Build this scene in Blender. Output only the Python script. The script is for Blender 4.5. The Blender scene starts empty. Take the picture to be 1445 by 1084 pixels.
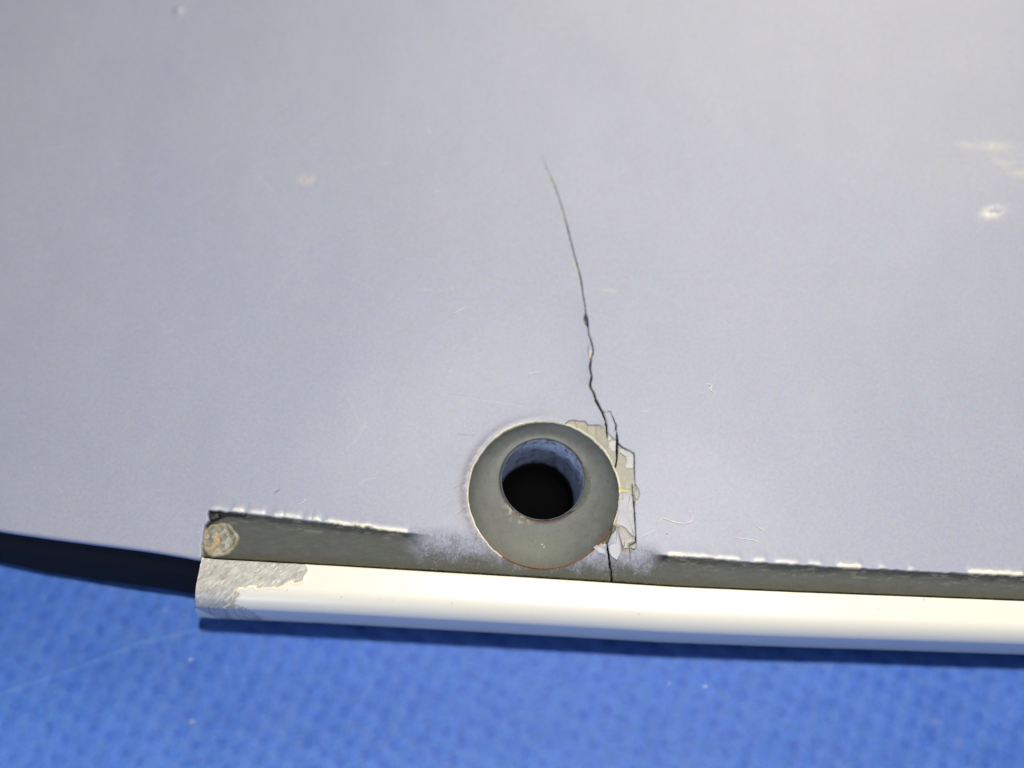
import bpy, bmesh, math, random
import numpy as np
from mathutils import Vector, Euler, Quaternion

# ------------------------------------------------------------------ camera / light
MM = 0.001
H = 20.0                      # height (mm) of the skin above the cloth at the hole
F = 1500.0                    # focal length in photograph pixels
W0, H0 = 1445.0, 1084.0
TILT = math.radians(20)
FWD = np.array([0, math.sin(TILT), -math.cos(TILT)])
UP = np.array([0, math.cos(TILT), math.sin(TILT)])
RT = np.array([1.0, 0, 0])
CAM = np.array([0, 0, H]) - (4.12*RT - 13.9*UP + 136.0*FWD)

sc = bpy.context.scene
C = sc.collection
cam = bpy.data.objects.new('camera', bpy.data.cameras.new('camera'))
C.objects.link(cam)
cam.location = Vector(CAM) * MM
cam.rotation_euler = (TILT, 0, 0)
cam.data.sensor_width = 36
cam.data.lens = 36 * F / W0
cam.data.clip_start = 0.005
cam.data.clip_end = 20
cam.data.dof.use_dof = True
cam.data.dof.focus_distance = 0.1335
cam.data.dof.aperture_fstop = 9.5
sc.camera = cam

wd = bpy.data.worlds.new('World'); sc.world = wd; wd.use_nodes = True
bg = wd.node_tree.nodes['Background']
bg.inputs[0].default_value = (0.72, 0.82, 1.0, 1)
bg.inputs[1].default_value = 0.024

def area(name, loc, target, size, power, col):
    d = bpy.data.lights.new(name, 'AREA'); d.shape = 'DISK'; d.size = size*MM; d.energy = power; d.color = col
    o = bpy.data.objects.new(name, d); C.objects.link(o)
    o.location = Vector(loc)*MM
    o.rotation_euler = (Vector(target)-Vector(loc)).to_track_quat('-Z', 'Y').to_euler()
    return o
area('ceiling_lamp', (30, 5, 335), (10, 0, 20), 13, 0.98, (1.0, 0.955, 0.885))
area('sheen_softbox', (170, 430, 400), (10, 20, 20), 340, 2.3, (1.0, 0.92, 0.70))  # added soft light, no known fixture: warm sheen towards the panel's top
area('cool_fill', (-230, -400, 190), (0, 0, 10), 110, 0.68, (0.68, 0.80, 1.0))  # added cool fill for the hole wall and the strip's front
sc.view_settings.view_transform = 'Standard'
sc.view_settings.look = 'None'
sc.view_settings.gamma = 1
sc.view_settings.exposure = 0

# ------------------------------------------------------------------ helpers
rng = np.random.RandomState(7)
random.seed(7)
def sstep(a, b, x):
    t = np.clip((x-a)/(b-a), 0, 1); return t*t*(3-2*t)
def _hash(ix, iy, s):
    n = (ix.astype(np.int64)*374761393 + iy.astype(np.int64)*668265263 + s*974634777) & 0x7fffffff
    n = ((n ^ (n >> 13))*1274126177) & 0x7fffffff
    n = (n ^ (n >> 16)) & 0xffffff
    return n/float(0xffffff)
def vnoise(x, y, s=0):
    ix = np.floor(x); iy = np.floor(y); fx = x-ix; fy = y-iy
    fx = fx*fx*(3-2*fx); fy = fy*fy*(3-2*fy)
    a = _hash(ix, iy, s); b = _hash(ix+1, iy, s); c = _hash(ix, iy+1, s); d = _hash(ix+1, iy+1, s)
    return (a*(1-fx)+b*fx)*(1-fy)+(c*(1-fx)+d*fx)*fy
def fbm(x, y, s=0, o=4):
    r = 0; a = .5; t = 0
    for k in range(o):
        r = r+a*vnoise(x*2**k+17*k, y*2**k-9*k, s+k); t += a; a *= .5
    return r/t

def macro(x, y):
    x = np.asarray(x, float); y = np.asarray(y, float)
    l = np.minimum(0, x+14)
    return -0.0011*l*l - 0.00012*np.maximum(0, y-10)**2

def ray(px, py):
    d = FWD*F + RT*(px-W0/2) + UP*(H0/2-py)
    return d/np.linalg.norm(d)
def P(px, py, z=0.0):
    """point of the skin (mm, z relative to the skin plane) seen at photo pixel px,py"""
    d = ray(px, py); zz = z
    for _ in range(12):
        t = (H+zz-CAM[2])/d[2]; p = CAM+d*t
        zz = z+float(macro(p[0], p[1]))
    return np.array([p[0], p[1]])
def PL(pts, z=0.0): return np.array([P(a, b, z) for a, b in pts])

# irregular edge lines
edge_px = [(-60, 733), (0, 745), (70, 755), (140, 764), (210, 773), (276, 784)]
lip_px = [(288, 788.5), (420, 796), (600, 806.5), (780, 817.5), (950, 828.5), (1110, 835.5), (1280, 842), (1445, 848.5)]
eL = PL(edge_px); eR = PL(lip_px, -0.5)
XS = float(P(284, 788)[0])
ex = np.concatenate([[-170, -110], eL[:, 0], eR[:, 0], [110, 170]])
sl = (eL[1, 1]-eL[0, 1])/(eL[1, 0]-eL[0, 0])
ey = np.concatenate([[eL[0, 1]-sl*(eL[0, 0]+170)*.6, eL[0, 1]-sl*(eL[0, 0]+110)*.8], eL[:, 1], eR[:, 1],
                     [eR[-1, 1]-(110-eR[-1, 0])*.04, eR[-1, 1]-(170-eR[-1, 0])*.05]])
def E(x):
    x = np.asarray(x, float)
    return (np.interp(x-1.5, ex, ey)+2*np.interp(x, ex, ey)+np.interp(x+1.5, ex, ey))/4
gp = PL([(270, 717), (284, 718.6), (327, 722), (457, 737), (574, 751), (700, 764), (850, 776), (942, 783), (1060, 793), (1182, 800), (1300, 806), (1445, 812.5)])
gx = np.concatenate([gp[:, 0], [110, 170]]); gy = np.concatenate([gp[:, 1], [gp[-1, 1]-1.6, gp[-1, 1]-4]])
def G(x): return np.interp(x, gx, gy)

def seglist(px, z=0.0): return PL(px, z)
def dist_poly(X, Y, pts, pad=3.0):
    """distance to an open polyline and the parameter (index) of the nearest point"""
    D = np.full(X.shape, 99.0); T = np.zeros(X.shape)
    for i in range(len(pts)-1):
        a = pts[i]; b = pts[i+1]
        m = (X > min(a[0], b[0])-pad) & (X < max(a[0], b[0])+pad) & (Y > min(a[1], b[1])-pad) & (Y < max(a[1], b[1])+pad)
        if not m.any(): continue
        x = X[m]; y = Y[m]; ab = b-a; L = max(1e-9, ab@ab)
        t = np.clip(((x-a[0])*ab[0]+(y-a[1])*ab[1])/L, 0, 1)
        d = np.hypot(x-a[0]-t*ab[0], y-a[1]-t*ab[1])
        o = D[m]; k = d < o
        o[k] = d[k]; D[m] = o
        tt = T[m]; tt[k] = (i+t)[k]; T[m] = tt
    return D, T
def inside(X, Y, pts):
    """boolean: inside closed polygon"""
    R = np.zeros(X.shape, bool)
    lo = pts.min(0)-.5; hi = pts.max(0)+.5
    m = (X > lo[0]) & (X < hi[0]) & (Y > lo[1]) & (Y < hi[1])
    x = X[m]; y = Y[m]; r = np.zeros(x.shape, bool); n = len(pts)
    for i in range(n):
        x1, y1 = pts[i]; x2, y2 = pts[(i+1) % n]
        if y1 == y2: continue
        c = ((y1 > y) != (y2 > y)) & (x < (x2-x1)*(y-y1)/(y2-y1)+x1)
        r ^= c
    R[m] = r
    return R
def sdf(X, Y, pts):
    D, _ = dist_poly(X, Y, np.vstack([pts, pts[:1]]))
    return np.where(inside(X, Y, pts), -D, D)

def mesh_obj(name, V, Fc, mat, parent=None, col=None, rough=None, smooth=True, **props):
    me = bpy.data.meshes.new(name)
    V = np.asarray(V, float)*MM
    if isinstance(Fc, np.ndarray):
        nf, k = Fc.shape
        me.vertices.add(len(V)); me.vertices.foreach_set('co', V.ravel())
        me.loops.add(nf*k); me.loops.foreach_set('vertex_index', Fc.ravel().astype(np.int32))
        me.polygons.add(nf); me.polygons.foreach_set('loop_start', np.arange(0, nf*k, k, dtype=np.int32))
        me.update(calc_edges=True)
    else:
        me.from_pydata([tuple(v) for v in V], [], Fc)
    me.validate()
    if smooth: me.polygons.foreach_set('use_smooth', np.ones(len(me.polygons), bool))
    if col is not None:
        a = me.attributes.new('surface_colour', 'FLOAT_COLOR', 'POINT')
        c = np.ones((len(V), 4), np.float32); c[:, :3] = col
        a.data.foreach_set('color', c.ravel())
    if rough is not None:
        a = me.attributes.new('surface_rough', 'FLOAT', 'POINT')
        a.data.foreach_set('value', np.asarray(rough, np.float32).ravel())
    me.materials.append(mat)
    o = bpy.data.objects.new(name, me); C.objects.link(o)
    if parent: o.parent = parent
    for k, v in props.items(): o[k] = v
    return o

# ------------------------------------------------------------------ materials
def mat_new(name):
    m = bpy.data.materials.new(name); m.use_nodes = True
    nt = m.node_tree; b = nt.nodes['Principled BSDF']
    return m, nt, b
def N(nt, t, **kw):
    n = nt.nodes.new(t)
    for k, v in kw.items(): setattr(n, k, v)
    return n
def noise(nt, scale, detail=3, rough=.5):
    tc = N(nt, 'ShaderNodeTexCoord'); n = N(nt, 'ShaderNodeTexNoise')
    n.inputs['Scale'].default_value = scale; n.inputs['Detail'].default_value = detail; n.inputs['Roughness'].default_value = rough
    nt.links.new(tc.outputs['Object'], n.inputs['Vector'])
    return n
def mulcol(nt, src, fac_out, lo, hi, tint=None):
    """multiply colour by a map of fac into lo..hi"""
    mr = N(nt, 'ShaderNodeMapRange'); mr.inputs[3].default_value = lo; mr.inputs[4].default_value = hi
    mr.inputs[1].default_value = .25; mr.inputs[2].default_value = .75
    nt.links.new(fac_out, mr.inputs[0])
    mx = N(nt, 'ShaderNodeVectorMath', operation='SCALE')
    nt.links.new(src, mx.inputs[0]); nt.links.new(mr.outputs[0], mx.inputs['Scale'])
    return mx.outputs[0]
def attr_mat(name, metal=0.0, grain=.05, bump=.02, bscale=2500, rough=None, chroma=.05, spec=.5, coat=0):
    m, nt, b = mat_new(name)
    a = N(nt, 'ShaderNodeAttribute', attribute_name='surface_colour')
    n1 = noise(nt, 9000, 2, .6)
    c = mulcol(nt, a.outputs['Color'], n1.outputs['Fac'], 1-grain, 1+grain)
    # very fine pigment mottle
    n2 = noise(nt, 2600, 3, .6)
    mx = N(nt, 'ShaderNodeMix', data_type='RGBA', blend_type='OVERLAY'); mx.inputs[0].default_value = chroma
    nt.links.new(c, mx.inputs[6]); nt.links.new(n2.outputs['Color'], mx.inputs[7])
    nt.links.new(mx.outputs[2], b.inputs['Base Color'])
    if rough is None:
        r = N(nt, 'ShaderNodeAttribute', attribute_name='surface_rough'); nt.links.new(r.outputs['Fac'], b.inputs['Roughness'])
    else: b.inputs['Roughness'].default_value = rough
    b.inputs['Metallic'].default_value = metal
    b.inputs['Specular IOR Level'].default_value = spec
    b.inputs['Coat Roughness'].default_value = .46
    if coat:
        ra = N(nt, 'ShaderNodeAttribute', attribute_name='surface_rough'); mr = N(nt, 'ShaderNodeMapRange')
        mr.inputs[1].default_value = .56; mr.inputs[2].default_value = .62; mr.inputs[3].default_value = coat; mr.inputs[4].default_value = 0
        nt.links.new(ra.outputs['Fac'], mr.inputs[0]); nt.links.new(mr.outputs[0], b.inputs['Coat Weight'])
    nb = noise(nt, bscale, 3, .55)
    bp = N(nt, 'ShaderNodeBump'); bp.inputs['Strength'].default_value = bump; bp.inputs['Distance'].default_value = .0002
    nt.links.new(nb.outputs['Fac'], bp.inputs['Height']); nt.links.new(bp.outputs[0], b.inputs['Normal'])
    return m
M_skin = attr_mat('painted_skin', chroma=.24, grain=.10, bump=.04, spec=.3, coat=.7)
M_lip = attr_mat('white_strip_paint', chroma=.06, grain=.04, bump=.02, bscale=1500)
M_ring = attr_mat('grey_metal_ring', grain=.10, bump=.15, bscale=3000, chroma=.10)
M_flake = attr_mat('flaked_paint', rough=.45, grain=.07, bump=.06, chroma=.08)
M_crust = attr_mat('dried_sealant', rough=.45, grain=.2, bump=.6, bscale=4000, chroma=.15)

def simple(name, col, rough, metal=0, spec=.5, coat=0):
    m, nt, b = mat_new(name)
    b.inputs['Roughness'].default_value = rough; b.inputs['Metallic'].default_value = metal
    b.inputs['Specular IOR Level'].default_value = spec
    rgb = N(nt, 'ShaderNodeRGB'); rgb.outputs[0].default_value = (*col, 1)
    n = noise(nt, 4000, 3)
    nt.links.new(mulcol(nt, rgb.outputs[0], n.outputs['Fac'], .85, 1.15), b.inputs['Base Color'])
    return m
M_dark = simple('shade_and_speck_black', (.0015, .0015, .0018), .8, spec=.05)  # near-black for the hole's added shade cup and the dirt specks
M_lint = simple('lint', (.85, .82, .76), .8)
M_hair = simple('dark_hair', (.30, .28, .32), .6)
M_under = simple('shade_and_cap_black', (.006, .006, .008), .85, spec=.2)  # near-black for the added under-edge shade and the strip's end cap

# ------------------------------------------------------------------ feature lines (photo pixels -> skin)
def c5(l): return [(780+x/7.743, 570+y/7.743) for x, y in l]
def c6(l): return [(780+x/7.743, 690+y/7.743) for x, y in l]
crack_main = [(763, 218), (768, 232), (772, 243), (779, 257), (785, 272), (791, 290), (796, 308), (801, 326), (807, 350), (812, 370), (816, 384), (820, 400), (822, 415), (825, 432),
              (827, 450), (829, 462), (831, 474), (835, 487), (837, 496), (834, 508), (832, 520), (835, 533), (832, 545), (837, 555), (842.6, 570), (849.7, 581.6), (854.9, 595.8), (856.2, 608.7), (857, 618)]
wid_main = np.interp(np.arange(len(crack_main)), [0, 3, 8, 13, 16, 19, 22, 24, 26, 28], [.02, .045, .06, .075, .09, .105, .13, .16, .15, .08])
crack_two = c5([(545, 90), (632, 88), (650, 130), (665, 175), (690, 240), (688, 300), (700, 360), (703, 430), (703, 560), (700, 620), (683, 692)])
wid_two = np.interp(np.arange(11), [0, 1, 4, 6, 10], [.02, .03, .08, .15, .10])
crack_right = c5([(705, 420), (735, 455), (765, 482), (830, 510), (885, 545), (893, 640), (888, 710), (895, 800), (903, 900)])
wid_right = np.interp(np.arange(9), [0, 3, 5, 8], [.09, .03, .06, .02])
crack_right2 = c5([(868, 880), (872, 960), (880, 1010)]) + c6([(888, 200), (895, 300), (903, 400), (908, 500), (905, 580), (830, 620), (845, 680), (850, 790)])
wid_right2 = np.interp(np.arange(11), [0, 5, 6, 7, 10], [.05, .07, .06, .07, .02])
crack_low = c6([(592, 590), (600, 650), (610, 700), (622, 780), (635, 880), (645, 960), (652, 1045)])
wid_low = np.array([.08, .11, .13, .14, .16, .17, .18])
cracks = [(crack_main, wid_main), (crack_two, wid_two), (crack_right, wid_right), (crack_right2, wid_right2), (crack_low, wid_low)]
fine_lines = [([(830, 488), (829, 497), (831, 507), (834, 511)], .05),
              (c5([(560, 110), (590, 200), (640, 390)]), .02),
              (c5([(235, 190), (250, 225), (268, 268)]), .045), (c5([(385, 240), (372, 270), (385, 312)]), .04),
              (c5([(472, 240), (468, 300), (478, 385)]), .04), (c5([(130, 225), (180, 188), (230, 178), (280, 190), (350, 193), (385, 235), (480, 235), (515, 240)]), .04),
              (c6([(780, 430), (745, 560), (765, 670)]), .03)]
scratches = [([(636, 558), (660, 561), (700, 566), (735, 572), (750, 577), (766, 590)], .05, .04),
             ([(765, 528), (780, 546), (797, 572)], .05, .025),
             ([(645, 612), (668, 614)], .05, -.03), ([(641, 688), (655, 682)], .04, -.03), ([(645, 726), (660, 714)], .04, -.03), ([(673, 752), (668, 772)], .04, -.03)]
exposed = c5([(130, 225), (180, 190), (230, 178), (290, 190), (350, 195), (385, 235), (480, 235), (520, 240), (545, 275), (560, 230), (580, 230), (600, 310), (650, 370), (700, 400),
              (715, 440), (765, 482), (885, 545), (893, 640), (890, 800), (905, 900), (935, 935), (952, 980), (930, 1045), (893, 1062)]) + \
          c6([(895, 300), (908, 500), (918, 600), (915, 650), (880, 665), (850, 700), (760, 690), (700, 560), (700, 430), (660, 400), (600, 600), (500, 570), (480, 530), (640, 330), (690, 200), (700, 60)]) + \
          c5([(690, 880), (660, 700), (560, 540), (400, 370), (250, 270)])
chip_hole = [(824, 447), (827, 445), (829, 449), (830, 455), (830, 461), (827, 462), (825, 459), (823, 454)]
RC = P(767.5, 695.5)     # ring centre
RR = 9.60

# ------------------------------------------------------------------ skin height field
def axis(segs):
    out = []
    for a, b, s in segs:
        n = max(1, int(round((b-a)/s))); out.append(np.linspace(a, b, n, endpoint=False))
    out.append([segs[-1][1]]); return np.concatenate(out)
xs = axis([(-170, -72, 2.5), (-72, -46, .4), (-46, -13, .14), (-13, 16, .068), (16, 66, .16), (66, 150, 2.5)])
ts = axis([(0, 25.5, .075), (25.5, 62, .24), (62, 90, .4), (90, 260, 4)])
Xg, Tg = np.meshgrid(xs, ts, indexing='ij')
Eg = E(Xg)
Yg = Eg+Tg
CR, WR = [], []
crackd = np.full(Xg.shape, -9.0)       # (width - distance) / width
jig = (fbm(Xg*2.2, Yg*2.2, 3, 3)-.5)*.16
for px, w in cracks:
    D, T = dist_poly(Xg+jig*.6, Yg+jig*.3, PL(px))
    ww = np.interp(T, np.arange(len(w)), w)*(.75+.5*vnoise(Xg*3, Yg*3, 5))
    crackd = np.maximum(crackd, np.where(D < 5, (ww-D)/.06, -9))
finel = np.zeros(Xg.shape)
for px, w in fine_lines:
    D, T = dist_poly(Xg+jig*.6, Yg, PL(px)); finel = np.maximum(finel, 1-sstep(w*.4, w*1.5, D))
sd_exp = sdf(Xg+jig, Yg+jig, PL(exposed))
sd_chip = sdf(Xg, Yg, PL(chip_hole))
r = np.hypot(Xg-RC[0], Yg-RC[1]); th = np.arctan2(Yg-RC[1], Xg-RC[0])
rr = r-(vnoise(th*9+50, th*0, 8)-.5)*.10-(vnoise(th*40+50, th*0, 9)-.5)*.05

Z = macro(Xg, Yg)
Z += (fbm(Xg*.05, Yg*.05, 21, 2)-.5)*.5*sstep(3, 20, Tg)           # hand laminated waviness
Z += (fbm(Xg*.16, Yg*.16, 22, 2)-.5)*.07
rq_ = np.hypot(Xg-RC[0]+2, Yg-RC[1]); Z += .55*(1-np.exp(-(np.maximum(rq_-11, 0)/11)**2))*sstep(5, 20, Tg)
# skin lifts a little along the crack, drops just right of it
Dm, _ = dist_poly(Xg, Yg, PL(crack_main[13:]), 8)
side = Xg-np.interp(Yg, PL(crack_main)[::-1, 1], PL(crack_main)[::-1, 0])
Z += np.where(Dm < 20, np.exp(-np.minimum(Dm, 20)/1.6)*.24*np.where(side < 0, 1, -.35), 0)
# raised roll of paint round the ring (upper left), low shoulder
Z += .20*np.exp(-((r-RR-.55)/.5)**2)*(.35+.65*np.clip(np.sin(th-.4), 0, 1))
Z += .10*np.exp(-np.maximum(r-RR, 0)/3.0)
# pimple near the far left corner
pc = P(253, 18); pr = np.hypot(Xg-pc[0], Yg-pc[1]); Z += .60*np.exp(-(pr/.55)**2)
# groove / rebate along the edge
xl, xr = P(574, 752)[0], P(940, 783)[0]
mid = sstep(xl-1.5, xl+4, Xg)*(1-sstep(xr-2.5, xr+.5, Xg))
Gn = G(Xg)+(fbm(Xg*1.3, Xg*0+3, 31, 3)-.5)*.22*(1-mid)
left = sstep(XS-.15+(vnoise(Yg*1.2, Yg*0, 6)-.5)*.5, XS+.05+(vnoise(Yg*1.2, Yg*0, 6)-.5)*.5, Xg-0.06*(Yg-Eg))
gd = Gn-Yg
depth = .85*left
soft = .10+mid*3.2
Z -= .7*left*(1-sstep(.05, .28, Tg))
Z -= depth*np.where(mid > .02, sstep(-.6*mid, 1.0, gd/soft), sstep(0, .12, gd))*(1-.25*mid)
groove = left*sstep(0, .12, gd)
# beads of rolled paint on the ledge
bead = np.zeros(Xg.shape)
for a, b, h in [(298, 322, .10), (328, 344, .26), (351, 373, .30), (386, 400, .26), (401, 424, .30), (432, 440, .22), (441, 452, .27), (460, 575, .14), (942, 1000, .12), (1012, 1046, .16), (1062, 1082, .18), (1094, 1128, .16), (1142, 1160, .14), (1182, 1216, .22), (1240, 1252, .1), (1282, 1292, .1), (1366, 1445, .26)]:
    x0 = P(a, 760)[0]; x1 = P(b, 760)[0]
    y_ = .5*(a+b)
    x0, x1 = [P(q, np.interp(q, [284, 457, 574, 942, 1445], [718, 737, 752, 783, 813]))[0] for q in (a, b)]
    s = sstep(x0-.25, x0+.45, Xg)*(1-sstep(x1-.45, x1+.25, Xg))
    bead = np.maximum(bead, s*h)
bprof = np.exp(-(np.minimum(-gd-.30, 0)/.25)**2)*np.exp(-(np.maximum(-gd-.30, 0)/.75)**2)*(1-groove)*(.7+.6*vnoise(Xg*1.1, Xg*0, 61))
Z += .55*bead*bprof
# middle: rough overspray
ov = mid*left
spk = fbm(Xg*6.5, Yg*5.0, 41, 3)
toplim = np.interp(Xg, [P(574, 750)[0], P(640, 760)[0], P(760, 790)[0], P(860, 795)[0], P(942, 783)[0]], [4.6, 3.9, 3.1, 2.9, 4.1])
pmask = sstep(-.9, 1.3, (Yg-Eg-toplim*.72)/(toplim*.52)+(spk-.5)*1.15+(fbm(Xg*.7, Yg*.7, 44, 2)-.5)*1.2)     # 1 = paint, 0 = bare
Z += ov*(1-sstep(toplim, toplim+1.5, Tg))*(spk-.5)*.05
# exposed undercoat recess
ex_in = 1-sstep(-.03, .03, sd_exp)
Z -= ex_in*.20
Z += ex_in*(fbm(Xg*1.2, Yg*1.2, 51, 3)-.5)*.10
Z += np.exp(-np.maximum(sd_exp, 0)/.5)*(1-ex_in)*.03
# chip, cracks
Z -= .5*(1-sstep(-.12, .05, sd_chip))
ck = sstep(0, 1.5, crackd)
Z -= 1.6*ck
Z -= .10*finel
for px, w, h in scratches:
    D, T = dist_poly(Xg, Yg, PL(px)); Z += h*np.exp(-(D/(w*1.6))**2)
# the hole: edge of the paint round the ring
wall = 1-sstep(RR-.10, RR+.03, rr)
Z -= wall*2.6
# faint fold at the far left
D, T = dist_poly(Xg, Yg, PL([(-20, 425), (60, 440), (140, 470), (260, 500)]), 10); Z += .05*np.exp(-(np.minimum(D, 30)/2.5)**2)

# colours
paint = np.array([.312, .331, .432]); bare = np.array([.072, .079, .078]); olive = np.array([.055, .053, .024])
beige = np.array([.34, .33, .295]); cream = np.array([.80, .76, .60]); blackc = np.array([.006, .006, .006]); ledge_shade = np.array([.03, .034, .034])
def lay(col, c, m): return col*(1-m[..., None])+np.asarray(c)*m[..., None]
col = np.broadcast_to(paint, Xg.shape+(3,)).copy()
col *= (1+(fbm(Xg*.5, Yg*.5, 71, 3)-.5)*.03)[..., None]
stain = (fbm(Xg*.035, Yg*.035, 171, 4)-.5)[..., None]; col = col*(1+stain*np.array([.12, .09, .02]))
stain = (fbm(Xg*.25, Yg*.09, 172, 4)-.5)[..., None]; col = col*(1+stain*np.array([.05, .05, .04]))
srng = np.random.RandomState(11)
for _ in range(46):
    a = srng.uniform(0, 1445); b = srng.uniform(0, 740); L = srng.uniform(8, 60); t = srng.uniform(0, math.pi); k = srng.uniform(-.25, .25)
    D, T = dist_poly(Xg, Yg, PL([(a, b), (a+L*.5*math.cos(t), b+L*.5*math.sin(t)), (a+L*math.cos(t+k), b+L*math.sin(t+k))]))
    m = 1-sstep(.02, .11, D); Z -= m*.006; col = lay(col, (.52, .53, .56) if srng.rand() < .75 else (.28, .28, .33), m*srng.uniform(.08, .3))
rgh = np.full(Xg.shape, .55)
# groove colours
bm = groove*(1-ov)+ov*(1-pmask)*sstep(-1.5, 0.0, gd)*left
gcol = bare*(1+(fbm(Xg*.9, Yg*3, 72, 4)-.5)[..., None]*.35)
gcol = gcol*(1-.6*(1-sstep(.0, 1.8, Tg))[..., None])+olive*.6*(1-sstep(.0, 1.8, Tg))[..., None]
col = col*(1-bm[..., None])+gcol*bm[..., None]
m = groove*(1-sstep(.12, .34, Tg+(fbm(Xg*1.5, Xg*0, 79, 3)-.5)*.25)); col = lay(col, (.012, .011, .006), m*.95)  # dark of the crevice beside the strip, painted in
# shade of the ledge, painted on the groove floor
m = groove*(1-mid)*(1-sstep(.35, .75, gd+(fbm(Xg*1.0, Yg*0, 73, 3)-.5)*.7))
col = lay(col, ledge_shade, m*.75)
m = groove*(1-mid)*sstep(.62, .70, fbm(Xg*.8, Yg*4, 74, 4))*(1-sstep(1.1, 1.7, gd)); col = lay(col, (.17, .17, .155), m*.5)
# torn corner of the groove: black sealant
cs = PL([(281, 716), (300, 716), (330, 720), (350, 724), (346, 729), (318, 729), (303, 735), (293, 743), (279, 745)], -.5)
m = (1-sstep(-.1, .15, sdf(Xg+jig*2, Yg+jig*2, cs)))*groove; col = lay(col, (.010, .010, .012), m)
# cream paint edges on the ledge
for a, b, k in [(458, 520, .8), (520, 575, 1), (942, 965, 1), (965, 1030, .45), (1182, 1216, 1), (1366, 1445, 1)]:
    x0, x1 = [P(q, np.interp(q, [284, 457, 574, 942, 1445], [718, 737, 752, 783, 813]))[0] for q in (a, b)]
    s = sstep(x0-.1, x0+.3, Xg)*(1-sstep(x1-.3, x1+.1, Xg))
    w = .14+.30*vnoise(Xg*.9, Xg*0, 75)
    m = s*sstep(-w-.1, -w, gd)*(1-sstep(.0, .08, gd))*(.6+.4*sstep(.35, .6, fbm(Xg*1.6, Yg*3, 175, 3))); col = lay(col, cream, m*k)
col = lay(col, (.16, .11, .06), (Xg > P(500, 745)[0])*(Xg < xl)*sstep(.62, .68, fbm(Xg*1.5, Yg*2.5, 76, 3))*np.exp(-(gd/.4)**2)*.8)
m = ov*(1-sstep(toplim*.6, toplim+3.5, Tg)); rgh = rgh*(1-m)+.66*m; rgh = rgh*(1-bm)+.68*bm
m = np.clip(bead*bprof*5.0, 0, 1)*np.exp(-(np.maximum(-gd-.1, 0)/.40)**2)*(.55+.45*fbm(Xg*1.2, Xg*0, 62, 2)*1.6).clip(0,1); col = lay(col, (.88, .86, .80), m*.9); rgh = rgh*(1-m)+.22*m  # bead highlights painted near-white, fading upward
# pale and dark overspray specks
m = ov*sstep(.72, .80, spk)*(1-sstep(toplim, toplim+1.2, Tg)); col = lay(col, (.45, .46, .48), m*.2)
m = ov*sstep(.66, .72, fbm(Xg*6, Yg*6, 42, 2))*sstep(toplim-1, toplim, Tg)*(1-sstep(toplim+.4, toplim+1.4, Tg)); col = lay(col, (.13, .14, .15), m*.7)
# exposed undercoat
eb = beige*(1+(fbm(Xg*1.1, Yg*1.1, 77, 4)-.5)[..., None]*.25)
col = col*(1-ex_in[..., None])+eb*ex_in[..., None]
m = ex_in*np.exp(-np.maximum(rr-RR, 0)/.35)*(vnoise(th*7+9, r, 78)); col = lay(col, (.50, .44, .20), m*.9)
# ring rim: pale cut edge of the paint
rim = sstep(RR-.25, RR-.05, rr)*(1-sstep(RR+.06+.12*vnoise(th*5+20, th*0, 81), RR+.14+.12*vnoise(th*5+20, th*0, 81), rr))
brown = ((th < -.55) & (th > -2.15))
col = lay(col, cream, rim*np.where(brown, 0, .95))
m = rim*brown; col = lay(col, (.16, .085, .045), m*.9)
ang = np.degrees(th)
m = (1-sstep(3.5, 9, np.abs(ang+46)))*(1-sstep(RR+.15, RR+.45, rr))*sstep(RR-.5, RR-.1, rr); col = lay(col, (.42, .23, .07), m*.7)
m = (1-sstep(2, 5, np.abs(ang+28)))*(1-sstep(RR+.1, RR+.5, rr)); col = lay(col, (.50, .30, .05), m*.8)
# olive gap between flakes below the ring
gapp = PL(c6([(600, 420), (650, 395), (690, 415), (680, 450), (640, 500), (605, 585), (545, 600), (500, 565), (520, 510)]))
m = 1-sstep(-.06, .1, sdf(Xg+jig, Yg+jig, gapp)); col = lay(col, (.085, .085, .05), m)
Z -= m*.35
m = (1-sstep(.08, .35, np.abs(sdf(Xg+jig*2, Yg+jig*2, gapp))))*sstep(.5, .7, fbm(Xg*2, Yg*2, 91, 2)); col = lay(col, (.62, .56, .22), m*.8)
D, _ = dist_poly(Xg+jig, Yg+jig, PL(c5([(715, 915), (770, 945), (835, 955)]))); col = lay(col, (.62, .50, .14), 1-sstep(.05, .22, D))
# dirt halo left of the ring
m = np.exp(-((r-RR-.55)/.42)**2)*np.exp(-((np.abs(ang)-172)/38)**2)*sstep(.35, .7, fbm(Xg*2.4, Yg*2.4, 82, 4)); col = lay(col, (.13, .12, .14), m*.75)
m = np.exp(-((r-RR-1.0)/.8)**2)*np.exp(-((np.abs(ang)-168)/45)**2); col = lay(col, (.34, .31, .30), m*.28)
for px, w, h in scratches[2:]:
    D, T = dist_poly(Xg, Yg, PL(px)); col = lay(col, (.20, .15, .22), (1-sstep(.02, .09, D))*.7)
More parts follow.
